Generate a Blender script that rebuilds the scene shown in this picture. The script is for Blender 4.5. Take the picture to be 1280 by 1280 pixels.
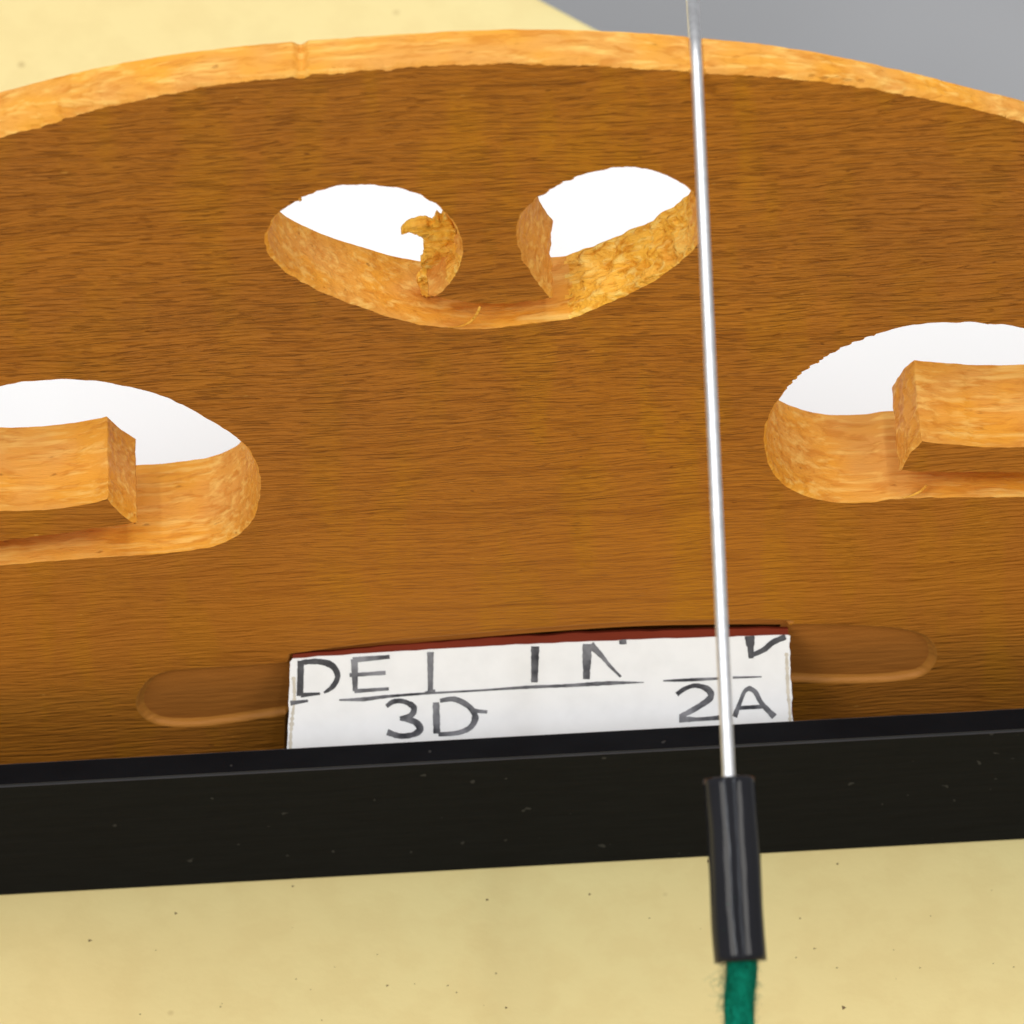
import bpy, bmesh, math, random
import numpy as np
from mathutils import Vector, noise
from mathutils.geometry import delaunay_2d_cdt

# 1 Blender unit = 1 cm (a violin bridge about 4 cm wide and 3 cm tall)
scene = bpy.context.scene
for o in list(bpy.data.objects):
    bpy.data.objects.remove(o)
scene.unit_settings.system = 'METRIC'
scene.unit_settings.scale_length = 0.01
col = scene.collection
random.seed(7)
R = math.radians

# ------------------------------------------------------------------ camera
PITCH, ROLL, DIST = R(52.0), R(3.13), 22.0
PX = 0.002                       # cm per photo pixel at the bridge face
ZT = 1.1741                      # height of the picture's centre on the bridge face
F = Vector((0, math.cos(PITCH), -math.sin(PITCH)))
U0 = Vector((0, math.sin(PITCH), math.cos(PITCH)))
R0 = Vector((1, 0, 0))
TGT = Vector((0, 0, ZT))
CAM = TGT - F * DIST
RGT = R0 * math.cos(ROLL) - U0 * math.sin(ROLL)
UP = U0 * math.cos(ROLL) + R0 * math.sin(ROLL)
# the bar in the photo climbs to the right: the camera is rolled clockwise
cd = bpy.data.cameras.new('camera')
cam = bpy.data.objects.new('camera', cd)
col.objects.link(cam)
from mathutils import Matrix
m = Matrix((RGT, UP, -F)).transposed().to_4x4()
m.translation = CAM
cam.matrix_world = m
cd.sensor_width = 36
cd.angle = 2 * math.atan(640 * PX / DIST)
cd.clip_start, cd.clip_end = 0.5, 500
cd.dof.use_dof = True
cd.dof.focus_distance = DIST - 0.25
cd.dof.aperture_fstop = 2.6
scene.camera = cam

# ------------------------------------------------------------------ light
world = bpy.data.worlds.new('World')
scene.world = world
world.use_nodes = True
bg = world.node_tree.nodes['Background']
bg.inputs[0].default_value = (0.97, 0.98, 1.0, 1)
bg.inputs[1].default_value = 0.38

def area(name, loc, target, sx, sy, L, color, spin=0.0):
    d = bpy.data.lights.new(name, 'AREA')
    d.shape = 'RECTANGLE'
    d.size, d.size_y = sx, sy
    d.energy = L * math.pi * sx * sy
    d.color = color
    o = bpy.data.objects.new(name, d)
    col.objects.link(o)
    o.location = loc
    q = (Vector(target) - Vector(loc)).to_track_quat('-Z', 'Y')
    o.rotation_mode = 'QUATERNION'
    o.rotation_quaternion = q
    return o
area('ceiling_lamp', (-5, 16, 42), (0, 2, 0), 30, 16, 3.3, (1.0, 0.97, 0.90))
area('tube_lamp', (-20, -8, 44), (0, -8, 0), 64, 1.1, 30, (0.85, 0.92, 1.0))
area('tube_lamp', (10, -8, 44), (0, -8, 0), 64, 1.1, 30, (0.85, 0.92, 1.0))
for wx in (-36, 36):  # unseen fill panels, added either side to brighten the front
    area('fill_panel', (wx, -24, 47), (0, 0, 1.2), 24, 18, 7.4, (1.0, 0.96, 0.90))

vs = scene.view_settings
vs.view_transform = 'Standard'
vs.look = 'None'
vs.exposure = 0.0
vs.gamma = 1.0
vs.use_curve_mapping = False
scene.render.engine = 'CYCLES'
scene.cycles.max_bounces = 8
scene.cycles.use_denoising = True

# ------------------------------------------------------------------ helpers
def ray(px, py):
    """direction from the camera through photo pixel (px, py)"""
    return F * DIST + RGT * ((px - 640) * PX) + UP * ((640 - py) * PX)

def at(px, py, Y=0.0):
    d = ray(px, py)
    return CAM + d * ((Y - CAM.y) / d.y)

def atz(px, py, Z=0.0):
    d = ray(px, py)
    return CAM + d * ((Z - CAM.z) / d.z)

def xz(px, py, Y=0.0):
    p = at(px, py, Y)
    return (p.x, p.z)

def smooth(t):
    t = max(0.0, min(1.0, t))
    return t * t * (3 - 2 * t)

def link(name, me, mat, parent=None):
    o = bpy.data.objects.new(name, me)
    col.objects.link(o)
    for mm in (mat if isinstance(mat, (list, tuple)) else [mat]):
        me.materials.append(mm)
    if parent:
        o.parent = parent
    return o

def tag(o, label=None, cat=None, kind=None, group=None):
    if label: o['label'] = label
    if cat: o['category'] = cat
    if kind: o['kind'] = kind
    if group: o['group'] = group
    return o

def empty(name, loc=(0, 0, 0)):
    o = bpy.data.objects.new(name, None)
    o.empty_display_size = 0.1
    col.objects.link(o)
    o.location = loc
    return o

def catmull(pts, step=0.008, closed=False):
    out = []
    n = len(pts)
    for i in range(n if closed else n - 1):
        if closed:
            p0, p1, p2, p3 = pts[i - 1], pts[i], pts[(i + 1) % n], pts[(i + 2) % n]
        else:
            p0, p1, p2, p3 = pts[max(i - 1, 0)], pts[i], pts[i + 1], pts[min(i + 2, n - 1)]
        L = math.dist(p1, p2)
        k = max(2, int(L / step))
        for j in range(k):
            t = j / k
            out.append(tuple(0.5 * ((2 * b) + (-a + c) * t + (2 * a - 5 * b + 4 * c - d) * t * t + (-a + 3 * b - 3 * c + d) * t ** 3)
                             for a, b, c, d in zip(p0, p1, p2, p3)))
    if not closed:
        out.append(tuple(pts[-1]))
    return out

def path(*segs, step=0.005):
    """join smooth runs end to end into one closed loop (a corner at every joint)"""
    out = []
    for s in segs:
        c = catmull(s, step)
        if out and math.dist(out[-1], c[0]) < 1e-5:
            c = c[1:]
        out += c
    if math.dist(out[0], out[-1]) < 1e-5:
        out.pop()
    return out

def area2(loop):
    return 0.5 * sum(loop[i - 1][0] * loop[i][1] - loop[i][0] * loop[i - 1][1] for i in range(len(loop)))

def normals(loop):
    """normals pointing to the left-hand side of travel turned outward (right of a ccw loop)"""
    n = len(loop)
    out = []
    for i in range(n):
        a, b = loop[i - 1], loop[(i + 1) % n]
        tx, tz = b[0] - a[0], b[1] - a[1]
        l = math.hypot(tx, tz) or 1
        out.append((tz / l, -tx / l))
    return out

def inside_mask(P, loops):
    """even-odd test for many points"""
    P = np.asarray(P, dtype=float)
    c = np.zeros(len(P), bool)
    for lp in loops:
        q = np.asarray(lp, dtype=float)
        r = np.roll(q, 1, axis=0)
        for (xi, yi), (xj, yj) in zip(q, r):
            if yi == yj: continue
            h = ((yi > P[:, 1]) != (yj > P[:, 1])) & (P[:, 0] < (xj - xi) * (P[:, 1] - yi) / (yj - yi) + xi)
            c ^= h
    return c

def fill(loops):
    """triangles over loops[0] minus the other loops; (list of xy, list of tris)"""
    vv, ee = [], []
    for lp in loops:
        b = len(vv)
        vv += [Vector(p) for p in lp]
        ee += [(b + i, b + (i + 1) % len(lp)) for i in range(len(lp))]
    V, E, Fc, ov, oe, of = delaunay_2d_cdt(vv, ee, [], 0, 1e-7)
    P = [(v.x, v.y) for v in V]
    cen = [(sum(P[i][0] for i in f) / len(f), sum(P[i][1] for i in f) / len(f)) for f in Fc]
    mk = inside_mask(cen, loops)
    return P, [tuple(f) for f, k in zip(Fc, mk) if k]

def tube(pts, radii, seg=20, cap=True, inner=None):
    """round bar along pts; returns verts, faces"""
    V, Fc = [], []
    n = len(pts)
    ref = None
    for i, p in enumerate(pts):
        a = Vector(pts[max(i - 1, 0)]); b = Vector(pts[min(i + 1, n - 1)])
        t = (b - a).normalized()
        if ref is None:
            ref = Vector((1, 0, 0)) if abs(t.x) < 0.9 else Vector((0, 0, 1))
        ref = (ref - t * ref.dot(t)).normalized()
        bi = t.cross(ref)
        for k in range(seg):
            an = 2 * math.pi * k / seg
            r = radii[i](an) if callable(radii[i]) else radii[i]
            V.append(Vector(p) + (ref * math.cos(an) + bi * math.sin(an)) * r)
    for i in range(n - 1):
        for k in range(seg):
            Fc.append((i * seg + k, i * seg + (k + 1) % seg, (i + 1) * seg + (k + 1) % seg, (i + 1) * seg + k))
    if cap:
        Fc.append(tuple(range(seg))[::-1])
        Fc.append(tuple((n - 1) * seg + k for k in range(seg)))
    return V, Fc

def mesh(name, V, Fc, smooth_on=True):
    me = bpy.data.meshes.new(name)
    me.from_pydata([tuple(v) for v in V], [], [tuple(f) for f in Fc])
    bm = bmesh.new(); bm.from_mesh(me)
    bmesh.ops.recalc_face_normals(bm, faces=bm.faces)
    bm.to_mesh(me); bm.free()
    if smooth_on:
        me.polygons.foreach_set('use_smooth', [True] * len(me.polygons))
    me.update()
    return me

# ------------------------------------------------------------------ materials
class NT:
    def __init__(s, name):
        s.m = bpy.data.materials.new(name)
        s.m.use_nodes = True
        s.t = s.m.node_tree
        s.b = s.t.nodes['Principled BSDF']
        s.tc = s.t.nodes.new('ShaderNodeTexCoord').outputs['Object']
    def n(s, typ, **kw):
        nd = s.t.nodes.new(typ)
        for k, v in kw.items():
            if k.startswith('i_'):
                nd.inputs[k[2:].replace('_', ' ')].default_value = v
            else:
                setattr(nd, k, v)
        return nd
    def l(s, a, b):
        s.t.links.new(a, b)
    def map(s, scale, loc=(0, 0, 0), src=None):
        mp = s.n('ShaderNodeMapping')
        mp.inputs['Scale'].default_value = scale
        mp.inputs['Location'].default_value = loc
        s.l(src or s.tc, mp.inputs[0])
        return mp.outputs[0]
    def noise(s, scale, vec_scale=(1, 1, 1), detail=3, rough=0.55, loc=(0, 0, 0), dist=0.0, src=None):
        nd = s.n('ShaderNodeTexNoise')
        nd.inputs['Scale'].default_value = scale
        nd.inputs['Detail'].default_value = detail
        nd.inputs['Roughness'].default_value = rough
        nd.inputs['Distortion'].default_value = dist
        s.l(s.map(vec_scale, loc, src), nd.inputs['Vector'])
        return nd.outputs['Fac']
    def ramp(s, fac, *stops):
        nd = s.n('ShaderNodeValToRGB')
        cr = nd.color_ramp
        while len(cr.elements) < len(stops):
            cr.elements.new(0.5)
        for e, (p, c) in zip(cr.elements, stops):
            e.position = p
            e.color = (c if isinstance(c, tuple) else (c, c, c)) + (1,)
        s.l(fac, nd.inputs[0])
        return nd.outputs[0]
    def mix(s, fac, a, b, mode='MIX'):
        nd = s.n('ShaderNodeMix', data_type='RGBA', blend_type=mode)
        for sock, v in ((nd.inputs[0], fac), (nd.inputs[6], a), (nd.inputs[7], b)):
            if hasattr(v, 'is_output'):
                s.l(v, sock)
            elif isinstance(v, tuple):
                sock.default_value = v + (1,)
            else:
                sock.default_value = v
        return nd.outputs[2]
    def math(s, op, a, b=0.0):
        nd = s.n('ShaderNodeMath', operation=op)
        for sock, v in ((nd.inputs[0], a), (nd.inputs[1], b)):
            if hasattr(v, 'is_output'):
                s.l(v, sock)
            else:
                sock.default_value = v
        return nd.outputs[0]
    def bump(s, h, strength, dist, prev=None):
        nd = s.n('ShaderNodeBump')
        nd.inputs['Strength'].default_value = strength
        nd.inputs['Distance'].default_value = dist
        s.l(h, nd.inputs['Height'])
        if prev:
            s.l(prev, nd.inputs['Normal'])
        return nd.outputs[0]
    def out(s, color=None, rough=None, normal=None, **kw):
        for k, v in (('Base Color', color), ('Roughness', rough), ('Normal', normal)):
            if v is None: continue
            if hasattr(v, 'is_output'):
                s.l(v, s.b.inputs[k])
            else:
                s.b.inputs[k].default_value = (v + (1,)) if isinstance(v, tuple) else v
        for k, v in kw.items():
            s.b.inputs[k.replace('_', ' ')].default_value = v
        return s.m

def mat_face():
    t = NT('maple_face')
    # wander of the grain
    warp = t.noise(2.2, (0.6, 1, 1.6), 2)
    wv = t.n('ShaderNodeCombineXYZ')
    t.l(t.math('MULTIPLY', t.math('SUBTRACT', warp, 0.5), 0.10), wv.inputs[2])
    add = t.n('ShaderNodeVectorMath', operation='ADD')
    t.l(t.tc, add.inputs[0]); t.l(wv.outputs[0], add.inputs[1])
    src = add.outputs[0]
    broad = t.noise(1.5, (0.35, 1, 3.0), 3, src=src)
    fib = t.noise(15, (0.42, 1, 5.0), 3, 0.6, src=src, dist=0.15)
    fine = t.noise(34, (0.34, 1, 4.4), 1, 0.4, loc=(1, 0, 5), src=src)
    crk = t.noise(14, (0.42, 1, 5.0), 0, 0.4, loc=(3, 0, 1), src=src)
    brk = t.noise(16, (0.75, 1, 3.4), 1, 0.5, loc=(8, 0, 3))
    lines = t.noise(3.2, (0.16, 1, 3.4), 2, 0.45, loc=(5, 0, 2), src=src)
    pat = t.noise(4, (2.0, 1, 0.45), 2, loc=(9, 0, 4))
    sep = t.n('ShaderNodeSeparateXYZ'); t.l(t.tc, sep.inputs[0])
    mask = t.ramp(t.math('ADD', t.math('MULTIPLY', sep.outputs[2], 0.33), t.math('MULTIPLY', pat, 0.25)), (0.38, 0.35), (0.72, 1.0))   # the planed upper half is rougher
    c = t.ramp(broad, (0.30, (0.445, 0.158, 0.0170)), (0.70, (0.505, 0.186, 0.0190)))
    c = t.mix(t.ramp(pat, (0.50, 0.0), (0.62, 0.55)), c, (0.52, 0.210, 0.0100))
    c = t.mix(t.ramp(fine, (0.34, 0.16), (0.48, 0.0)), c, (0.32, 0.100, 0.009))
    tone = t.noise(0.55, (1, 1, 1.3), 2, loc=(2, 0, 6))
    c = t.mix(t.ramp(tone, (0.38, 0.55), (0.58, 0.0)), c, (0.385, 0.138, 0.026))
    por = t.noise(30, (0.8, 1, 1.7), 1, loc=(4, 0, 8))
    c = t.mix(t.ramp(por, (0.215, 0.75), (0.245, 0.0)), c, (0.14, 0.040, 0.006))
    c = t.mix(t.ramp(por, (0.770, 0.0), (0.80, 0.55)), c, (0.66, 0.33, 0.070))
    gl = t.ramp(t.math('ABSOLUTE', t.math('SUBTRACT', lines, 0.5)), (0.0, 0.34), (0.020, 0.0))
    c = t.mix(gl, c, (0.26, 0.078, 0.008))
    # thin broken cracks between the fibres: level lines of a stretched noise
    crack = t.math('MULTIPLY', t.ramp(t.math('ABSOLUTE', t.math('SUBTRACT', crk, 0.47)), (0.014, 1.0), (0.050, 0.0)), t.math('MULTIPLY', t.ramp(brk, (0.46, 0.0), (0.56, 1.0)), mask))
    c = t.mix(t.math('MULTIPLY', crack, 0.36), c, (0.20, 0.055, 0.006))
    h = t.math('ADD', t.math('MULTIPLY', fib, 0.8), t.math('SUBTRACT', t.math('MULTIPLY', fine, 0.5), t.math('MULTIPLY', crack, 0.22)))
    nrm = t.bump(t.math('MULTIPLY', h, mask), 1.0, 0.024)
    return t.out(c, 0.6, nrm, Specular_IOR_Level=0.08)

def mat_cut(name='maple_cut', a=(0.72, 0.325, 0.062), b=(0.78, 0.335, 0.032), hi=(0.90, 0.54, 0.135), lo=(0.56, 0.185, 0.012), k=0.55, bd=0.007, cs=(20, (0.45, 2.0, 2.0), 0.6)):
    t = NT(name)
    fib = t.noise(12, (0.28, 4.0, 4.8), 3, 0.6)
    curl = t.noise(cs[0], cs[1], 3, 0.6, dist=cs[2])
    big = t.noise(4.5, (1, 1.4, 1), 2, loc=(2, 5, 1))
    pits = t.noise(40, (0.5, 1.3, 1.3), 1, loc=(7, 1, 3))
    c = t.ramp(big, (0.38, a), (0.62, b))
    c = t.mix(t.ramp(curl, (0.36, k), (0.50, 0.0)), c, lo)
    c = t.mix(t.ramp(fib, (0.50, 0.0), (0.68, 0.75)), c, hi)
    c = t.mix(t.ramp(pits, (0.20, 0.5), (0.24, 0.0)), c, (0.34, 0.11, 0.012))
    h = t.math('ADD', fib, t.math('ADD', t.math('MULTIPLY', curl, 0.9), t.math('MULTIPLY', t.ramp(pits, (0.20, 0.0), (0.28, 1.0)), 0.5)))
    return t.out(c, 0.55, t.bump(h, 0.8, bd), Specular_IOR_Level=0.2)

def mat_groove():
    t = NT('maple_groove')
    fib = t.noise(13, (0.6, 1, 4.8), 3, 0.6)
    c = t.ramp(fib, (0.3, (0.43, 0.150, 0.022)), (0.7, (0.50, 0.180, 0.028)))
    return t.out(c, 0.65, t.bump(fib, 0.4, 0.008), Specular_IOR_Level=0.25)

def mat_board():
    t = NT('cream_board')
    big = t.noise(0.55, detail=3)
    mot = t.noise(9, detail=3)
    c = t.ramp(big, (0.35, (0.79, 0.620, 0.275)), (0.65, (0.775, 0.655, 0.305)))
    c = t.mix(t.ramp(mot, (0.40, 0.16), (0.55, 0.0)), c, (0.66, 0.49, 0.20))
    # fly-speck sized dirt
    vo = t.n('ShaderNodeTexVoronoi', feature='F1')
    vo.inputs['Scale'].default_value = 5.5
    t.l(t.map((1, 1, 0.01)), vo.inputs['Vector'])
    sp = t.ramp(vo.outputs['Distance'], (0.035, 1.0), (0.075, 0.0))
    sel = t.n('ShaderNodeSeparateColor'); t.l(vo.outputs['Color'], sel.inputs[0])
    spk = t.math('MULTIPLY', sp, t.ramp(sel.outputs[0], (0.3, 0.0), (1.0, 0.55)))
    c = t.mix(spk, c, (0.32, 0.19, 0.06))
    fine = t.noise(40, detail=2)
    nrm = t.bump(fine, 0.08, 0.01, t.bump(mot, 0.12, 0.02))
    return t.out(c, 0.42, nrm, Specular_IOR_Level=0.35)

def mat_simple(name, color, rough, bump=None, **kw):
    t = NT(name)
    nz = t.noise(bump[0] if bump else 20, bump[3] if bump and len(bump) > 3 else (1, 1, 1), 3)
    v = t.ramp(nz, (0.3, tuple(x * 0.88 for x in color)), (0.7, tuple(min(1, x * 1.08) for x in color)))
    return t.out(v, rough, t.bump(nz, bump[1], bump[2]) if bump else None, **kw)

def mat_bar():
    t = NT('black_wood')
    g = t.noise(12, (0.5, 1, 4), 3)
    sc = t.noise(30, (1, 1, 1), 1, loc=(4, 4, 4))
    c = t.ramp(g, (0.3, (0.0050, 0.0056, 0.0070)), (0.7, (0.0072, 0.0080, 0.0096)))
    c = t.mix(t.ramp(sc, (0.765, 0.0), (0.785, 0.5)), c, (0.07, 0.068, 0.064))
    return t.out(c, 0.55, t.bump(g, 0.15, 0.006), Specular_IOR_Level=0.06)

def mat_paper():
    t = NT('label_paper')
    n1 = t.noise(14, detail=4)
    c = t.ramp(n1, (0.30, (0.86, 0.86, 0.86)), (0.6, (0.91, 0.91, 0.91)))
    return t.out(c, 0.75, t.bump(n1, 0.08, 0.005), Specular_IOR_Level=0.2)

M_face, M_cut, M_groove, M_board, M_bar = mat_face(), mat_cut(), mat_groove(), mat_board(), mat_bar()
M_paper = mat_paper()
M_torn = mat_cut('maple_torn', (0.88, 0.45, 0.070), (0.90, 0.46, 0.045), (0.97, 0.68, 0.18), (0.66, 0.25, 0.010), 0.9, 0.018, (12, (0.5, 1.9, 1.9), 1.6))
M_lip = mat_simple('groove_lip', (0.52, 0.200, 0.024), 0.65, (14, 0.4, 0.008, (0.6, 1, 4)))
M_worn = mat_simple('worn_paper_edge', (0.66, 0.60, 0.50), 0.8, (40, 0.3, 0.004))
M_red = mat_simple('red_brown_backing', (0.19, 0.026, 0.009), 0.7, (9, 0.5, 0.012, (0.5, 2, 2)), Specular_IOR_Level=0.15)
def mat_ink(name, dark, light, p):
    t = NT(name)
    n1 = t.noise(16, detail=3)
    return t.out(t.ramp(n1, (0.36, dark), (p, light)), 0.7, None, Specular_IOR_Level=0.2)
M_ink = mat_ink('worn_black_ink', (0.030, 0.030, 0.034), (0.13, 0.13, 0.14), 0.7)
M_ink2 = mat_ink('faded_grey_ink', (0.045, 0.045, 0.052), (0.27, 0.27, 0.29), 0.68)
M_sheet = NT('white_sheet').out((0.86, 0.86, 0.86), 0.85, None, Specular_IOR_Level=0.1)
M_grey = mat_simple('grey_desk', (0.31, 0.31, 0.32), 0.7, (0.35, 0.02, 0.01))
M_steel = mat_simple('string_metal', (0.84, 0.84, 0.85), 0.45, (30, 0.04, 0.002), Metallic=1.0)
M_sleeve = mat_simple('black_plastic', (0.016, 0.016, 0.019), 0.06, (6, 0.30, 0.016, (1.4, 0.5, 0.5)), Specular_IOR_Level=0.15)
M_green = mat_simple('green_silk', (0.002, 0.175, 0.105), 0.9, (45, 0.8, 0.012, (1, 1, 0.4)), Specular_IOR_Level=0.1)
M_crumb = mat_simple('dirt', (0.17, 0.11, 0.05), 0.9)

# ------------------------------------------------------------------ setting
# the cream board: its far right edge runs obliquely behind the bridge
e0, e1 = atz(690, 0), atz(776, 46)
dirv = (e1 - e0).normalized()
nv = Vector((-dirv.y, dirv.x, 0))          # away from the board
if nv.y < 0: nv = -nv
A = e0 - dirv * 14; B = e0 + dirv * 16
back = -nv * 22
corners = [A, B, B + back, A + back]
bm = bmesh.new()
top = [bm.verts.new((c.x, c.y, 0)) for c in corners]
f = bm.faces.new(top)
r = bmesh.ops.extrude_face_region(bm, geom=[f])
for v in [g for g in r['geom'] if isinstance(g, bmesh.types.BMVert)]:
    v.co.z = -0.32
bmesh.ops.recalc_face_normals(bm, faces=bm.faces)
bmesh.ops.bevel(bm, geom=list(bm.edges), offset=0.03, segments=3, affect='EDGES')
me = bpy.data.meshes.new('board'); bm.to_mesh(me); bm.free()
board = link('tabletop', me, M_board)
tag(board, kind='structure')

bm = bmesh.new()
bmesh.ops.create_grid(bm, x_segments=1, y_segments=1, size=120)
me = bpy.data.meshes.new('ground'); bm.to_mesh(me); bm.free()
g = link('ground', me, M_grey); g.location = (0, 20, -1.6)
tag(g, kind='structure')

# ------------------------------------------------------------------ bridge
def X(*pts):
    return [xz(*p) for p in pts]

def rag(pts, amp, fr=40.0, seed=0.0):
    out = []
    for (x, z) in pts:
        out.append((x + amp * noise.noise((x * fr, z * fr, seed)), z + amp * noise.noise((x * fr, z * fr, seed + 9.3))))
    return out

TOP = [(-300, 372), (-285, 330), (-235, 272), (-160, 222), (-80, 185), (0, 160), (100, 132), (200, 111), (320, 95), (420, 87), (520, 80),
       (620, 76), (720, 77), (800, 81), (870, 87), (950, 91), (1050, 101), (1150, 118), (1220, 133), (1280, 148), (1370, 176),
       (1450, 208), (1520, 250), (1565, 300), (1575, 340)]
BASEZ = 0.0
footL, footR = -2.12, 2.12
left_tip = X((172, 655), (152, 640), (135, 622))
right_tip = X((1152, 550), (1136, 566), (1124, 590))
outer = path(
    X(*TOP),                                                                    # crown, left to right
    X((1575, 340), (1578, 400), (1550, 470), (1530, 540), (1480, 590), (1400, 598), (1280, 592), (1200, 592), (1124, 590)),   # wing, hook, lower side of right spur
    X((1124, 590), (1136, 566), (1152, 550)),
    X((1152, 550), (1180, 553), (1230, 557), (1280, 557), (1340, 552), (1385, 525), (1390, 480), (1350, 435), (1280, 412), (1230, 406),
      (1180, 405), (1130, 410), (1080, 425), (1040, 443), (1000, 470), (978, 495), (963, 522), (958, 548), (962, 576), (975, 598),
      (1000, 615), (1035, 625), (1080, 627), (1140, 621), (1280, 620), (1420, 622), (1540, 640)),
    X((1540, 640), (1600, 700), (1640, 780)) + [(footR - 0.06, 0.30), (footR, 0.12), (footR, BASEZ)],
    [(footR, BASEZ), (footL, BASEZ)],
    [(footL, BASEZ), (footL, 0.12), (footL + 0.06, 0.30)] + X((-340, 850), (-315, 790), (-270, 725)),
    X((-270, 725), (-130, 712), (0, 705), (100, 697), (180, 692), (225, 688), (270, 680), (300, 664), (316, 642), (323, 610), (318, 580),
      (300, 553), (250, 520), (200, 496), (140, 481), (85, 476), (40, 478), (0, 485), (-50, 500), (-95, 530), (-110, 575), (-95, 615),
      (-50, 634), (0, 637), (50, 636), (100, 630), (135, 622)),
    X((135, 622), (152, 640), (172, 655)),
    X((172, 655), (100, 665), (0, 678), (-110, 690), (-200, 680), (-260, 620), (-285, 540), (-300, 450), (-300, 372)))
heart = path(
    X((690, 374), (678, 356), (656, 322), (648, 286), (660, 261), (700, 232), (750, 215), (790, 211), (830, 220), (864, 242), (875, 280),
      (865, 310), (830, 340), (780, 368), (712, 397)),
    X((712, 397), (650, 404), (590, 409), (520, 402), (440, 378), (385, 354), (353, 333), (337, 312), (335, 294), (343, 275), (360, 260), (400, 240), (440, 233),
      (490, 236), (530, 248), (560, 272), (575, 305), (570, 335), (556, 358), (535, 372)),
    X((535, 372), (600, 381), (650, 380), (690, 374)))
slot = path(                                                                     # shallow routed slot with a deeper pocket in its middle
    X((360, 829), (290, 834), (225, 838), (190, 848), (173, 872), (178, 893), (205, 906), (260, 906), (358, 892)),
    X((358, 892), (356, 966)),
    X((356, 966), (990, 932)),
    X((990, 932), (988, 851)),
    X((988, 851), (1060, 853), (1120, 850), (1155, 842), (1169, 820), (1158, 797), (1120, 786), (1050, 782), (986, 781)),
    X((986, 781), (985, 776), (900, 776), (800, 778), (700, 784), (600, 792), (480, 803), (362, 818)),
    X((362, 818), (360, 829)))
if area2(outer) < 0: outer.reverse()
for lp in (heart, slot):
    if area2(lp) > 0: lp.reverse()

XL = {p: xz(p, 300)[0] for p in (800, 1280)}
def thick(x, z):
    t = 0.28 - 0.104 * (z - 1.125)
    k = smooth((x - XL[800]) / (XL[1280] - XL[800])) * smooth((z - 2.1) / 0.5)
    return t * (1 - 0.58 * k)

def near(x, z, px, py, rad):
    a = xz(px, py)
    return max(0.0, 1 - math.hypot(x - a[0], z - a[1]) / (rad * PX))

TEETH = [(1010, 462, 60, 0.015, 0.024), (1068, 430, 50, 0.012, 0.034), (700, 232, 40, 0.015, 0.04), (382, 247, 16, 0.03, 0.05), (525, 246, 40, 0.003, 0.03), (1225, 406, 26, 0.004, 0.05)]
def prep(lp, amp):
    lp = rag(lp, amp)
    nr = normals(lp)
    out = []
    L = 0.0
    for i, ((x, z), (nx, nz)) in enumerate(zip(lp, nr)):
        L += math.dist(lp[i - 1], lp[i]) if i else 0
        d = 0.0
        for (a, b, rd, am, per) in TEETH:
            k = near(x, z, a, b, rd)
            if k > 0:
                ph = L / per + 0.6 * noise.noise((L * 18, 1, 3))
                d += min(1, 2.5 * k) * am * (0.35 + 0.65 * abs(noise.noise((L * 25, 8, 3))) * 2) * (ph - math.floor(ph) - 0.4)
        out.append((x + nx * d, z + nz * d))
    return out

outer = prep(outer, 0.0018)
heart = prep(heart, 0.0022)
# string notches filed into the crown
notches = [(xz(376, 80), 0.022, 0.014), (xz(872, 80), 0.022, 0.012)]
o2 = []
for (x, z) in outer:
    for (c, w, d) in notches:
        if z > 2.4 and abs(x - c[0]) < w:
            z -= d * (0.5 + 0.5 * math.cos(math.pi * (x - c[0]) / w))
    o2.append((x, z))
outer = o2

class Body:
    def __init__(s):
        s.V, s.F, s.M = [], [], []
    def row(s, pts):
        b = len(s.V); s.V += pts; return b
    def bridge(s, b0, b1, n, mat):
        for i in range(n):
            j = (i + 1) % n
            s.F.append((b0 + i, b0 + j, b1 + j, b1 + i)); s.M.append(mat)
    def cap(s, rows, mat, depth=None):
        """triangulate over rows (base index, count); reuse their vertices"""
        loops = [[(s.V[b + i][0], s.V[b + i][2]) for i in range(n)] for b, n in rows]
        P, tr = fill(loops)
        idx = [b + i for b, n in rows for i in range(n)]
        lut = {}
        for k in idx:
            lut[(round(s.V[k][0], 5), round(s.V[k][2], 5))] = k
        for t in tr:
            f = []
            for i in t:
                key = (round(P[i][0], 5), round(P[i][1], 5))
                k = lut.get(key)
                if k is None:
                    best = min(idx, key=lambda q: (s.V[q][0] - P[i][0]) ** 2 + (s.V[q][2] - P[i][1]) ** 2)
                    k = best; lut[key] = k
                f.append(k)
            if len(set(f)) == 3:
                s.F.append(tuple(f)); s.M.append(mat)

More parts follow.
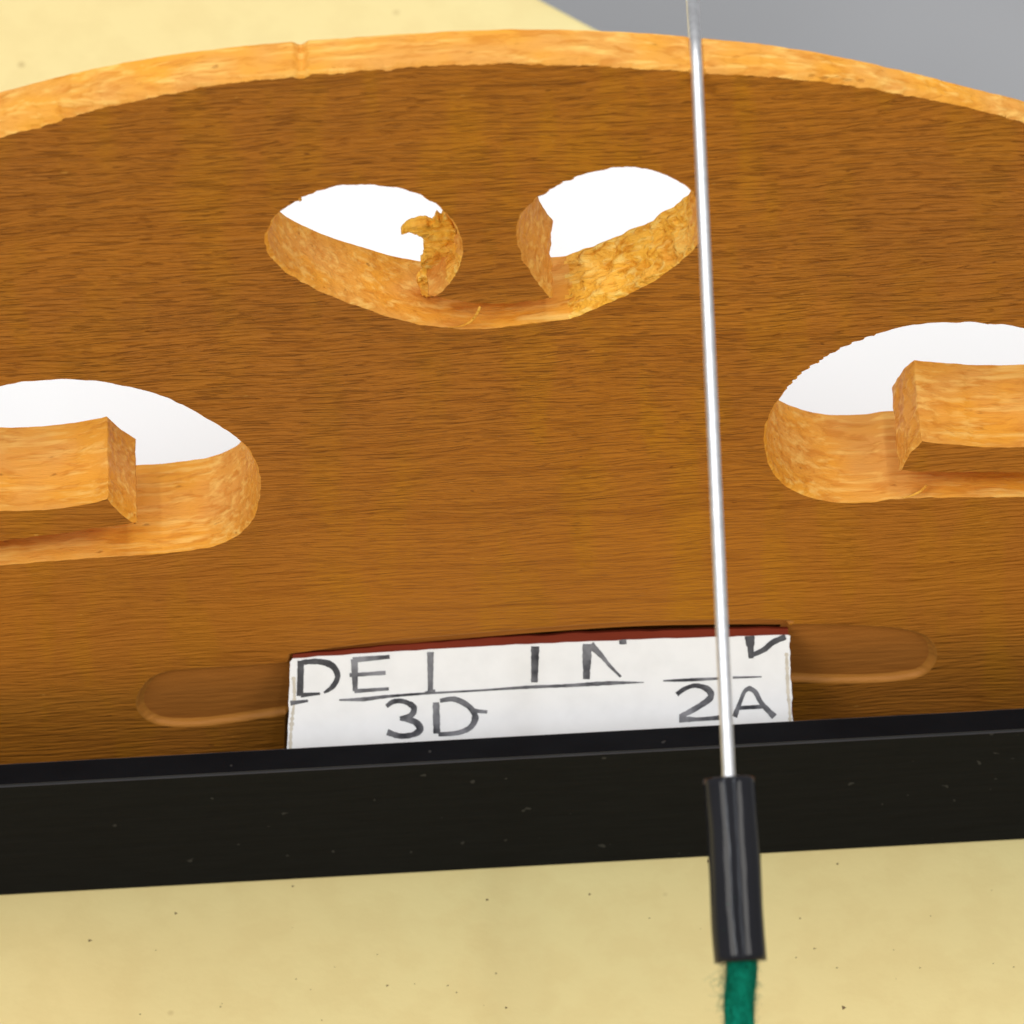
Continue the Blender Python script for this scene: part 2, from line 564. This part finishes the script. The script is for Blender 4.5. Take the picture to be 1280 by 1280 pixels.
B_ = Body()
ROUGH = [(790, 350, 130, 0.013), (550, 330, 45, 0.014), (110, 590, 80, 0.006), (620, 400, 80, 0.003), (1140, 560, 60, 0.004)]
def walls(lp, base_amp, chamfer):
    n = len(lp)
    nr = normals(lp)
    lip = []
    pts = []
    for i, ((x, z), (nx, nz)) in enumerate(zip(lp, nr)):
        c = chamfer(x, z)
        pts.append((x - nx * c, 0.0, z - nz * c))
    f0 = B_.row(pts)
    torn = [max(near(x, z, 790, 350, 108), near(x, z, 556, 335, 32)) for x, z in lp]
    prev = f0
    fr = [None, 0.06, 0.13, 0.2, 0.28, 0.36, 0.44, 0.52, 0.6, 0.68, 0.76, 0.84, 0.92, 1.0]
    for k, tt in enumerate(fr):
        pts = []
        for (x, z), (nx, nz) in zip(lp, nr):
            T = thick(x, z)
            c = chamfer(x, z)
            y = c if tt is None else c + (T - c) * tt
            am = base_amp
            for (a, b, rd, v) in ROUGH:
                kk = near(x, z, a, b, rd)
                if kk: am += v * smooth(2 * kk)
            w = noise.noise((x * 11, y * 34, z * 30)) + 0.6 * noise.noise((x * 30 + 3, y * 75, z * 60))
            d = am * w * (0.35 if tt is None else 1.0)
            if tt == 1.0:
                d *= 0.5
            if z < 0.02: d = 0
            sk = 0.045 * skew(x, z) * (0 if tt is None else tt) if lp is heart else 0.0
            pts.append((x - nx * d + sk, y, z - nz * d))
        b = B_.row(pts)
        B_.bridge(prev, b, n, 1)
        for i in range(n):
            if torn[i] > 0.10 + 0.10 * noise.noise((lp[i][0] * 40, k * 0.9, 2)): B_.M[-n + i] = 4
        prev = b
    return f0, prev, n

def skew(x, z):
    """the right flank of the heart's tongue is cut askew"""
    a, b, c, d = (xz(660, q)[1] for q in (380, 345, 290, 235))
    if not (xz(640, 300)[0] < x < xz(706, 300)[0]): return 0.0
    return smooth((z - a) / (b - a)) * smooth((d - z) / (d - c)) * smooth((xz(706, 300)[0] - x) / (16 * PX))

def ch_outer(x, z):
    if z < 0.02: return 0.003
    topz = z > 2.35 + 0.0 * x
    if topz or (abs(x) > 1.28 and z > 2.0):
        u = (x - xz(0, 150)[0]) / (xz(420, 90)[0] - xz(0, 150)[0])
        return 0.011 + 0.022 * smooth(1 - u) + 0.006 * noise.noise((x * 14, z * 3, 2)) + 0.005 * noise.noise((x * 45, 0, 5)) + 0.004 * abs(noise.noise((x * 120, 0, 6)))
    return 0.0055 + 0.003 * noise.noise((x * 30, z * 30, 1))
def ch_heart(x, z):
    return 0.006 + 0.004 * noise.noise((x * 28, z * 28, 7)) + 0.002 * noise.noise((x * 90, z * 90, 7))

of0, ob0, on = walls(outer, 0.0030, ch_outer)
hf0, hb0, hn = walls(heart, 0.0028, ch_heart)
# slot: rounded edges, cove walls, floor, pocket
SD = 0.014
nr = normals(slot)
rows = []
for (off, y) in ((-0.005, 0.0), (-0.001, 0.001), (0.003, 0.005), (0.006, 0.009), (0.010, 0.012), (0.016, SD)):
    rows.append(B_.row([(x + nx * off, y, z + nz * off) for (x, z), (nx, nz) in zip(slot, nr)]))
sn = len(slot)
for a, b in zip(rows, rows[1:]):
    B_.bridge(a, b, sn, 3)
pk = path(X((372, 828), (480, 813), (600, 802), (700, 794), (800, 788), (900, 786), (976, 786)), X((976, 786), (980, 922)), X((980, 922), (368, 955)), X((368, 955), (372, 828)))
pk = [(p[0], p[1]) for p in pk]
if area2(pk) > 0: pk.reverse()
p0 = B_.row([(x, SD, z) for x, z in pk])
p1 = B_.row([(x, 0.17, z) for x, z in pk])
B_.bridge(p0, p1, len(pk), 3)
B_.cap([(rows[-1], sn), (p0, len(pk))], 2)
B_.cap([(p1, len(pk))], 2)
B_.cap([(of0, on), (hf0, hn), (rows[0], sn)], 0)
B_.cap([(ob0, on), (hb0, hn)], 0)
me = bpy.data.meshes.new('bridge_body')
me.from_pydata(B_.V, [], B_.F)
me.polygons.foreach_set('material_index', B_.M)
me.polygons.foreach_set('use_smooth', [mi in (1, 3, 4) for mi in B_.M])
bm = bmesh.new(); bm.from_mesh(me)
bmesh.ops.recalc_face_normals(bm, faces=bm.faces)
# crisp edge where flat face meets wall
for e in bm.edges:
    if len(e.link_faces) == 2 and len({f_.material_index for f_ in e.link_faces} & {0, 2}) == 1:
        e.smooth = False
bm.to_mesh(me); bm.free()

bridge = empty('violin_bridge')
tag(bridge, 'brown maple violin bridge with heart-shaped and kidney cut-outs standing behind black bar', 'violin bridge')
link('bridge_body', me, [M_face, M_cut, M_groove, M_lip, M_torn], bridge)

def splinter(points, r0, parent=bridge, flat=1.0):
    pts = catmull([tuple(p) for p in points], 0.006)
    n = len(pts)
    rad = [r0 * (0.25 + 0.9 * math.sin(math.pi * min(1, 0.18 + 0.8 * i / n))) * (1 - 0.75 * i / n) + 0.0004 for i in range(n)]
    V, Fc = tube(pts, rad, 7)
    return link('splinter', mesh('splinter', V, Fc), M_torn, parent)
# ragged flap of torn fibres at the lower right of the left lobe
M_flap = mat_cut('thin_torn_fibre', (0.93, 0.50, 0.070), (0.94, 0.52, 0.045), (0.98, 0.74, 0.22), (0.74, 0.29, 0.010), 0.7, 0.012, (12, (0.4, 1.9, 2.2), 0.8))
def torn_flap(outline, y0, y1, seed):
    """a lumpy slab whose outline (photo pixels) stands at depth y0..y1 inside the cut-out"""
    lp = rag([xz(a_, b_, (y0 + y1) / 2) for a_, b_ in outline], 0.002, 60, seed)
    dense = []
    for i in range(len(lp)):
        p, q = lp[i], lp[(i + 1) % len(lp)]
        k = max(1, int(math.dist(p, q) / 0.005))
        for t_ in range(k):
            x, z = p[0] + (q[0] - p[0]) * t_ / k, p[1] + (q[1] - p[1]) * t_ / k
            dense.append((x + 0.003 * noise.noise((x * 150, z * 150, seed)), z + 0.003 * noise.noise((x * 150, z * 150, seed + 5))))
    xs = [p[0] for p in dense]; zs = [p[1] for p in dense]
    grid = [(min(xs) + i * 0.006 + random.uniform(-.002, .002), min(zs) + j_ * 0.006 + random.uniform(-.002, .002))
            for i in range(int((max(xs) - min(xs)) / 0.006) + 1) for j_ in range(int((max(zs) - min(zs)) / 0.006) + 1)]
    keep = inside_mask(grid, [dense])
    n = len(dense)
    inner = [g_ for g_, k in zip(grid, keep) if k and min((g_[0] - d_[0]) ** 2 + (g_[1] - d_[1]) ** 2 for d_ in dense) > 0.003 ** 2]
    Vv, E_, Ff, *_r = delaunay_2d_cdt([Vector(p) for p in dense + inner], [(i, (i + 1) % n) for i in range(n)], [], 0, 1e-7)
    P = [(v.x, v.y) for v in Vv]
    mk = inside_mask([(sum(P[i][0] for i in f) / 3, sum(P[i][1] for i in f) / 3) for f in Ff], [dense])
    tr = [tuple(f) for f, k in zip(Ff, mk) if k]
    k = len(P)
    def lump(x, z):
        return 0.012 * noise.noise((x * 18, z * 26, seed)) + 0.010 * noise.noise((x * 60, z * 75, seed + 2)) + 0.006 * noise.noise((x * 130, z * 150, seed + 3))
    V = [(x, y0 + lump(x, z), z) for x, z in P] + [(x, y1, z) for x, z in P]
    Fc = list(tr) + [tuple(i + k for i in t_[::-1]) for t_ in tr] + [(i, (i + 1) % n, (i + 1) % n + k, i + k) for i in range(n)]
    return link('torn_fibres', mesh('torn_fibres', V, Fc), M_flap, bridge)
torn_flap([(572, 292), (562, 268), (556, 264), (551, 273), (546, 268), (541, 279), (532, 275), (520, 277), (508, 282), (501, 290), (516, 287), (526, 290), (534, 297), (529, 303), (531, 314),
           (527, 325), (530, 338), (521, 350), (528, 364), (548, 358), (562, 342), (568, 318)], 0.085, 0.115, 3.0)
splinter([at(600, 383, 0.0), at(596, 392, -0.004), at(588, 402, -0.006), at(574, 408, -0.006), at(560, 409, -0.003)], 0.0035)
splinter([at(1158, 607, 0.02), at(1150, 614, 0.0), at(1138, 620, -0.004), at(1128, 622, -0.002)], 0.0035)
splinter([at(800, 353, 0.0), at(812, 346, -0.004), at(826, 342, -0.006), at(836, 338, -0.003)], 0.003)

# ------------------------------------------------------------------ white sheet behind the bridge
a, b, c, d = atz(-420, 165, 0.02), atz(640, 142, 0.02), atz(1420, 215, 0.02), None
q0 = atz(-420, 150, 0.02); q1 = atz(1380, 196, 0.02)
q2 = Vector((q1.x + 0.05, 0.48, 0.02)); q3 = Vector((q0.x + 0.05, 0.48, 0.02))
bm = bmesh.new()
vs_ = [bm.verts.new((p.x, p.y, 0.004)) for p in (q0, q1, q2, q3)]
f = bm.faces.new(vs_)
r = bmesh.ops.extrude_face_region(bm, geom=[f])
for v in [g_ for g_ in r['geom'] if isinstance(g_, bmesh.types.BMVert)]:
    v.co.z = 0.024
bmesh.ops.recalc_face_normals(bm, faces=bm.faces)
me = bpy.data.meshes.new('paper_sheet'); bm.to_mesh(me); bm.free()
sh = link('paper_sheet', me, M_sheet)
tag(sh, 'plain white paper sheet seen bright through the cut-outs of the bridge', 'paper')

# ------------------------------------------------------------------ black bar
yF = -0.25
zT = at(640, 948, yF).z
yB = atz(640, 919, zT).y
bm = bmesh.new()
bmesh.ops.create_cube(bm, size=1)
for v in bm.verts:
    v.co = Vector((v.co.x * 5.6, (yF + yB) / 2 + v.co.y * (yB - yF), zT / 2 + v.co.z * zT))
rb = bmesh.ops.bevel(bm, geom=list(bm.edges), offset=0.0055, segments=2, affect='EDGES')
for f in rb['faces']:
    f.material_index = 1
me = bpy.data.meshes.new('black_bar'); bm.to_mesh(me); bm.free()
M_edge = mat_simple('black_edge_highlight', (0.042, 0.042, 0.044), 0.5, (10, 0.2, 0.004, (0.6, 2, 2)))  # lighter grey on the bevels paints in the bar's edge highlight
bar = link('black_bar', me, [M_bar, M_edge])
tag(bar, 'long black wooden bar lying on cream tabletop in front of the bridge', 'bar')

# ------------------------------------------------------------------ label plate
YP = -0.012                                 # depth of the plate's top edge
KT = 0.75                                   # the plate leans: its foot stands off the bridge and rests against the bar
ZL = 0.5 * (xz(366, 822, YP)[1] + xz(985, 793, YP)[1])
PN = Vector((0, -1, KT)).normalized()
PO = Vector((0, YP, ZL))
def lp_(px, py, lift=0.0):
    """point on the plate's face"""
    d = ray(px, py)
    return CAM + d * ((PO + PN * lift - CAM).dot(PN) / d.dot(PN))
lab = empty('label_plate', (0, 0, 0))
tag(lab, 'white label plate with dark red edge and worn black lettering leaning between bridge and bar', 'label')
topf = [(366 + (985 - 366) * i / 40, 823 - 29 * (i / 40) - 4 * math.sin(math.pi * i / 40)) for i in range(41)]
# red-brown backing, standing a little above the paper, its upper edge bowed
up = []
for i, (px, py) in enumerate(topf):
    u = i / 40
    up.append((px, py - 3.5 - 7 * math.sin(math.pi * min(1, 0.05 + u * 0.70)) + 2.0 * noise.noise((px * 0.03, 1, 2))))
BOT = [(992, 918), (358, 951)]
def slab(name, poly, lift0, lift1, mat):
    P, tr = fill([poly])
    k = len(P)
    V = [lp_(x, y, lift1) for x, y in P] + [lp_(x, y, lift1) - PN * (lift1 - lift0) for x, y in P]
    Fc = [tuple(t) for t in tr] + [tuple(i + k for i in t[::-1]) for t in tr]
    n = len(poly)
    Fc += [(i, (i + 1) % n, (i + 1) % n + k, i + k) for i in range(n)]
    return link(name, mesh(name, V, Fc, False), mat, lab)
slab('backing', up + BOT, -0.022, -0.0042, M_red)
# the paper, slightly ragged edges
def edge(p, q, n, amp, seed):
    out = []
    for i in range(n):
        t = i / n
        x = p[0] + (q[0] - p[0]) * t; y = p[1] + (q[1] - p[1]) * t
        out.append((x + amp * (noise.noise((x * .06, y * .06, seed)) + 0.5 * noise.noise((x * .2, y * .2, seed))), y))
    return out
ptop = [(x, y + 1.5 * noise.noise((x * 0.08, 0, 8))) for x, y in topf]
pl = ptop + edge((ptop[-1][0] + 2, ptop[-1][1] + 1), BOT[0], 40, 2.4, 1) + BOT + edge((BOT[1][0], BOT[1][1] - 1), (ptop[0][0] - 3, ptop[0][1]), 30, 1.2, 4)
slab('paper', pl, -0.004, 0.0, M_paper)
# yellowed strips at both ends
for nm, pts in (('worn_edge', [(367, 846), (368, 872), (365, 900), (363, 926), (363, 945)]), ('worn_edge', [(983, 816), (984, 840), (985, 866), (987, 885), (988, 912)])):
    cc = catmull(pts, 2.0)
    V, Fc = [], []
    for i, (x, y) in enumerate(cc):
        w = 1.8 + 1.8 * noise.noise((y * 0.09, 2, 1)) + 1.6 * noise.noise((y * 0.3, 2, 1))
        V += [lp_(x - w, y, 0.0008), lp_(x + w, y, 0.0008)]
        if i: Fc.append((2 * i - 2, 2 * i - 1, 2 * i + 1, 2 * i))
    o = link(nm, mesh(nm, V, Fc, False), M_worn, lab)
# printed marks
def mark(name, strokes, mat, parent):
    V, Fc = [], []
    for s_, (pts, w) in enumerate(strokes):
        ww = w if isinstance(w, (list, tuple)) else [w] * len(pts)
        cc = catmull([(p[0], p[1], wi) for p, wi in zip(pts, ww)], 1.4) if len(pts) > 2 else \
             [(pts[0][0] + (pts[1][0] - pts[0][0]) * i / 16, pts[0][1] + (pts[1][1] - pts[0][1]) * i / 16, ww[0] + (ww[1] - ww[0]) * i / 16) for i in range(17)]
        b = len(V)
        for i, (px, py, w_) in enumerate(cc):
            a_ = cc[max(i - 1, 0)]; c_ = cc[min(i + 1, len(cc) - 1)]
            tx, ty = c_[0] - a_[0], c_[1] - a_[1]
            l = math.hypot(tx, ty) or 1
            w_ = w_ * (1 + 0.18 * noise.noise((px * 0.25, py * 0.25, s_)))
            nx, ny = -ty / l * w_ / 2, tx / l * w_ / 2
            for sg in (1, -1):
                V.append(lp_(px + sg * nx, py + sg * ny, 0.0010 + 0.0001 * s_))
            if i: Fc.append((b + 2 * i - 2, b + 2 * i - 1, b + 2 * i + 1, b + 2 * i))
    return link(name, mesh(name, V, Fc, False), mat, parent)
mark('letter', [([(376, 826), (375, 870)], (8, 8)), ([(377, 828), (398, 827), (415, 832), (422, 845), (416, 858), (405, 866)], (6, 7, 8, 7, 6, 3)), ([(376, 869), (400, 867)], (6, 3))], M_ink, lab)
mark('letter', [([(443, 824), (444, 864)], (9, 6)), ([(441, 825), (487, 821)], (7, 5)), ([(437, 844), (482, 841)], (5, 5)), ([(443, 864), (486, 861)], (5, 4))], M_ink2, lab)
mark('letter', [([(538, 815), (538, 866)], (8, 6)), ([(531, 866), (544, 864)], (3, 5))], M_ink2, lab)
mark('letter', [([(669, 808), (668, 853)], (10, 8))], M_ink2, lab)
mark('letter', [([(734, 805), (733, 849)], (12, 8)), ([(738, 806), (752, 820), (762, 832), (776, 846)], (10, 6, 4, 3)), ([(774, 803), (783, 802)], (5, 6))], M_ink2, lab)
mark('letter', [([(937, 795), (938, 808)], (12, 10)), ([(938, 807), (939, 823)], (9, 6)), ([(940, 819), (955, 812), (966, 803), (982, 796)], (5, 7, 7, 7))], M_ink, lab)
mark('printed_line', [([(363, 879), (385, 876)], (6, 3)), ([(424, 875), (455, 874), (480, 871), (530, 867), (600, 863), (660, 859), (709, 857), (760, 854), (805, 853)], (2, 5, 4, 3, 2.5, 4, 4, 5, 1)),
                     ([(829, 851), (860, 850), (900, 848)], (2, 4, 3)), ([(916, 847), (952, 846)], (3, 1.5))], M_ink2, lab)
mark('digit', [([(483, 883), (492, 877), (505, 877), (517, 884), (514, 894), (500, 898)], (5, 6, 6, 8, 7, 5)), ([(500, 898), (518, 902), (525, 911), (517, 918), (500, 920), (484, 915)], (5, 8, 9, 7, 7, 8))], M_ink2, lab)
mark('letter', [([(545, 878), (546, 917)], (8, 9)), ([(550, 876), (568, 874), (586, 883), (594, 896), (588, 909), (572, 916), (548, 918)], (5, 7, 7, 8, 7, 6, 5)), ([(588, 888), (609, 890)], (6, 4))], M_ink2, lab)
mark('digit', [([(846, 868), (856, 861), (870, 857), (885, 862), (888, 872), (872, 884), (850, 896)], (6, 5, 6, 8, 8, 7, 6)), ([(849, 899), (874, 899), (900, 897)], (9, 5, 6))], M_ink2, lab)
mark('letter', [([(918, 896), (925, 878), (931, 864), (938, 860)], (7, 5, 5, 6)), ([(936, 860), (944, 865), (952, 879), (968, 896)], (6, 6, 6, 8)), ([(923, 885), (957, 883)], (5, 5))], M_ink2, lab)

# ------------------------------------------------------------------ string, sleeve, silk
sx = at(871, 82).x
RS = 0.0152
notch_z = min(z for x, z in outer if abs(x - sx) < 0.01 and z > 2.4) + RS * 0.55
Ttop = thick(sx, notch_z)
pA = Vector((sx, 0.012, notch_z))
pA2 = Vector((at(869, 66, Ttop).x, Ttop * 0.85, notch_z + 0.004))
sl0 = at(911, 973, -1.70); sl1 = at(926, 1203, -2.06)
dS = (sl1 - sl0)
print('string slope', math.degrees(math.atan2(pA.z - sl0.z, pA.y - sl0.y)), math.degrees(math.atan2(-dS.z, -dS.y)), sl0, sl1)
far1 = at(865, -6, 0.33)
far = pA2 + (far1 - pA2).normalized() * 9.0
string = empty('violin_string', (sx, 0, 0))
tag(string, 'silver violin string crossing the bridge with a green silk-wrapped end', 'string')
def rel(pts, o=None):
    off = o or Vector((sx, 0, 0))
    return [Vector(p) - off for p in pts]
wire_pts = [far, pA2 + (far1 - pA2) * 0.5, pA2, (pA2 + pA) / 2 + Vector((0, 0, 0.001)), pA + Vector((0, -0.004, 0))]
wire_pts += [pA + (sl0 - pA) * (i / 12) for i in range(1, 13)] + [sl0 + dS * 0.5]
V, Fc = tube(rel(wire_pts), [RS] * len(wire_pts), 24)
link('wire', mesh('wire', V, Fc), M_steel, string)
# silk
g0, g1, g2, g3 = sl0 + dS * 0.55, sl1, at(924, 1290, -2.18), at(930, 1480, -2.5)
sp = catmull([tuple(g0), tuple(g1), tuple(g2), tuple(g3)], 0.006)
rad = []
for i, p in enumerate(sp):
    rad.append(lambda an, i=i: 0.0350 + 0.0010 * math.sin(an * 3 + i * 0.25) + 0.003 * noise.noise((math.cos(an) * 1.5, math.sin(an) * 1.5, i * 0.12)))
V, Fc = tube(rel(sp), rad, 22)
silk = link('silk_wrapping', mesh('silk_wrapping', V, Fc), M_green, string)
V, Fc = [], []
for k in range(4200):
    i = random.randrange(3, len(sp) - 3)
    p = Vector(sp[i]); t = (Vector(sp[i + 1]) - Vector(sp[i - 1])).normalized()
    r1 = Vector((random.gauss(0, 1), random.gauss(0, 1), random.gauss(0, 1)))
    nrm = (r1 - t * r1.dot(t)).normalized()
    ln = random.uniform(0.008, 0.022) * (2.2 if nrm.x < -0.5 and abs(p.z - at(922, 1236, -2.11).z) < 0.03 and random.random() < 0.4 else 1) * (1.6 if random.random() < 0.12 else 1)
    dr = (nrm * 0.7 + t * random.uniform(-1, 1)).normalized()
    q0 = p + nrm * 0.031; q1 = q0 + dr * ln * 0.55; q2 = q1 + (dr * 0.5 + Vector((random.gauss(0, .6), random.gauss(0, .6), random.gauss(0, .6)))).normalized() * ln * 0.5
    w = t.cross(nrm).normalized() * 0.0010
    b = len(V)
    for q in (q0, q1, q2):
        V += [q - w - Vector((sx, 0, 0)), q + w - Vector((sx, 0, 0))]
    Fc += [(b, b + 1, b + 3, b + 2), (b + 2, b + 3, b + 5, b + 4)]
fz = link('silk_fuzz', mesh('silk_fuzz', V, Fc), M_green, silk)
fz['kind'] = 'stuff'
# sleeve: a soft plastic tube with a wall, slightly dented
N = 30
off = Vector(sl0)
spts = [sl0 + dS * (i / N) + Vector((0.0015 * math.sin(i * 0.2), 0, 0)) for i in range(N + 1)]
def rsl(i, base):
    u = i / N
    return lambda an: base * (1 + 0.02 * math.sin(an * 2 + 0.6) + 0.025 * noise.noise((math.cos(an) * 0.9, math.sin(an) * 0.9, u * 3.0)) - (0.05 if False else 0)) * (1.0 + 0.015 * u)
seg = 40
V, Fc = [], []
profile = [(0, 0.030)] + [(0, 0.050), (0, 0.0555)] + [(i, 0.0585) for i in range(0, N + 1)] + [(N, 0.056), (N, 0.040)] + [(i, 0.038) for i in range(N - 1, N - 7, -1)]
pts = []; rad = []
d_ = dS.normalized()
for k, (i, b) in enumerate(profile):
    p = spts[i].copy()
    if k == 1: p -= d_ * 0.001
    if k == 0: p += d_ * 0.002
    if k == 3: p += d_ * 0.004
    pts.append(p); rad.append(rsl(i, b))
V = []
ref = Vector((1, 0, 0)); ref = (ref - d_ * ref.dot(d_)).normalized(); bi = d_.cross(ref)
for p, rr in zip(pts, rad):
    for k in range(seg):
        an = 2 * math.pi * k / seg
        V.append(p + (ref * math.cos(an) + bi * math.sin(an)) * rr(an) - off)
for i in range(len(pts) - 1):
    for k in range(seg):
        Fc.append((i * seg + k, i * seg + (k + 1) % seg, (i + 1) * seg + (k + 1) % seg, (i + 1) * seg + k))
sleeve = link('string_sleeve', mesh('string_sleeve', V, Fc), M_sleeve)
sleeve.location = off
tag(sleeve, 'glossy black plastic sleeve threaded on the silver string above green silk', 'sleeve')

# ------------------------------------------------------------------ crumbs on the board
V, Fc = [], []
spots = [(1055, 1260, 7), (886, 1077, 6), (1047, 1080, 4), (220, 1142, 5), (112, 1176, 6), (737, 1118, 4), (609, 1125, 5), (366, 1108, 4), (1018, 1186, 4), (484, 1232, 4),
         (740, 1077, 4), (812, 1148, 3), (1000, 1148, 3), (1150, 1210, 3), (175, 1268, 3), (620, 1217, 3), (633, 1260, 4), (560, 1232, 3), (995, 1197, 3), (1046, 1210, 3)]
for k in range(20):
    spots.append((random.uniform(0, 1280), random.uniform(1100, 1290), random.choice((1.5, 2, 2.5))))
for (px, py, s_) in spots:
    p = atz(px, py, 0.0)
    r_ = s_ * PX * 0.62
    b = len(V)
    for (dx, dy, dz) in ((1, 0, 0), (-.5, .8, 0), (-.6, -.7, 0), (0.1, 0.1, .55)):
        V.append((p.x + dx * r_ * random.uniform(.6, 1.2), p.y + dy * r_ * random.uniform(.6, 1.2), 0.0005 + dz * r_))
    Fc += [(b, b + 1, b + 3), (b + 1, b + 2, b + 3), (b + 2, b, b + 3), (b, b + 2, b + 1)]
cr = link('wood_dust', mesh('wood_dust', V, Fc, False), M_crumb)
tag(cr, 'fine dark specks of dust scattered on the cream tabletop', 'dust', kind='stuff')
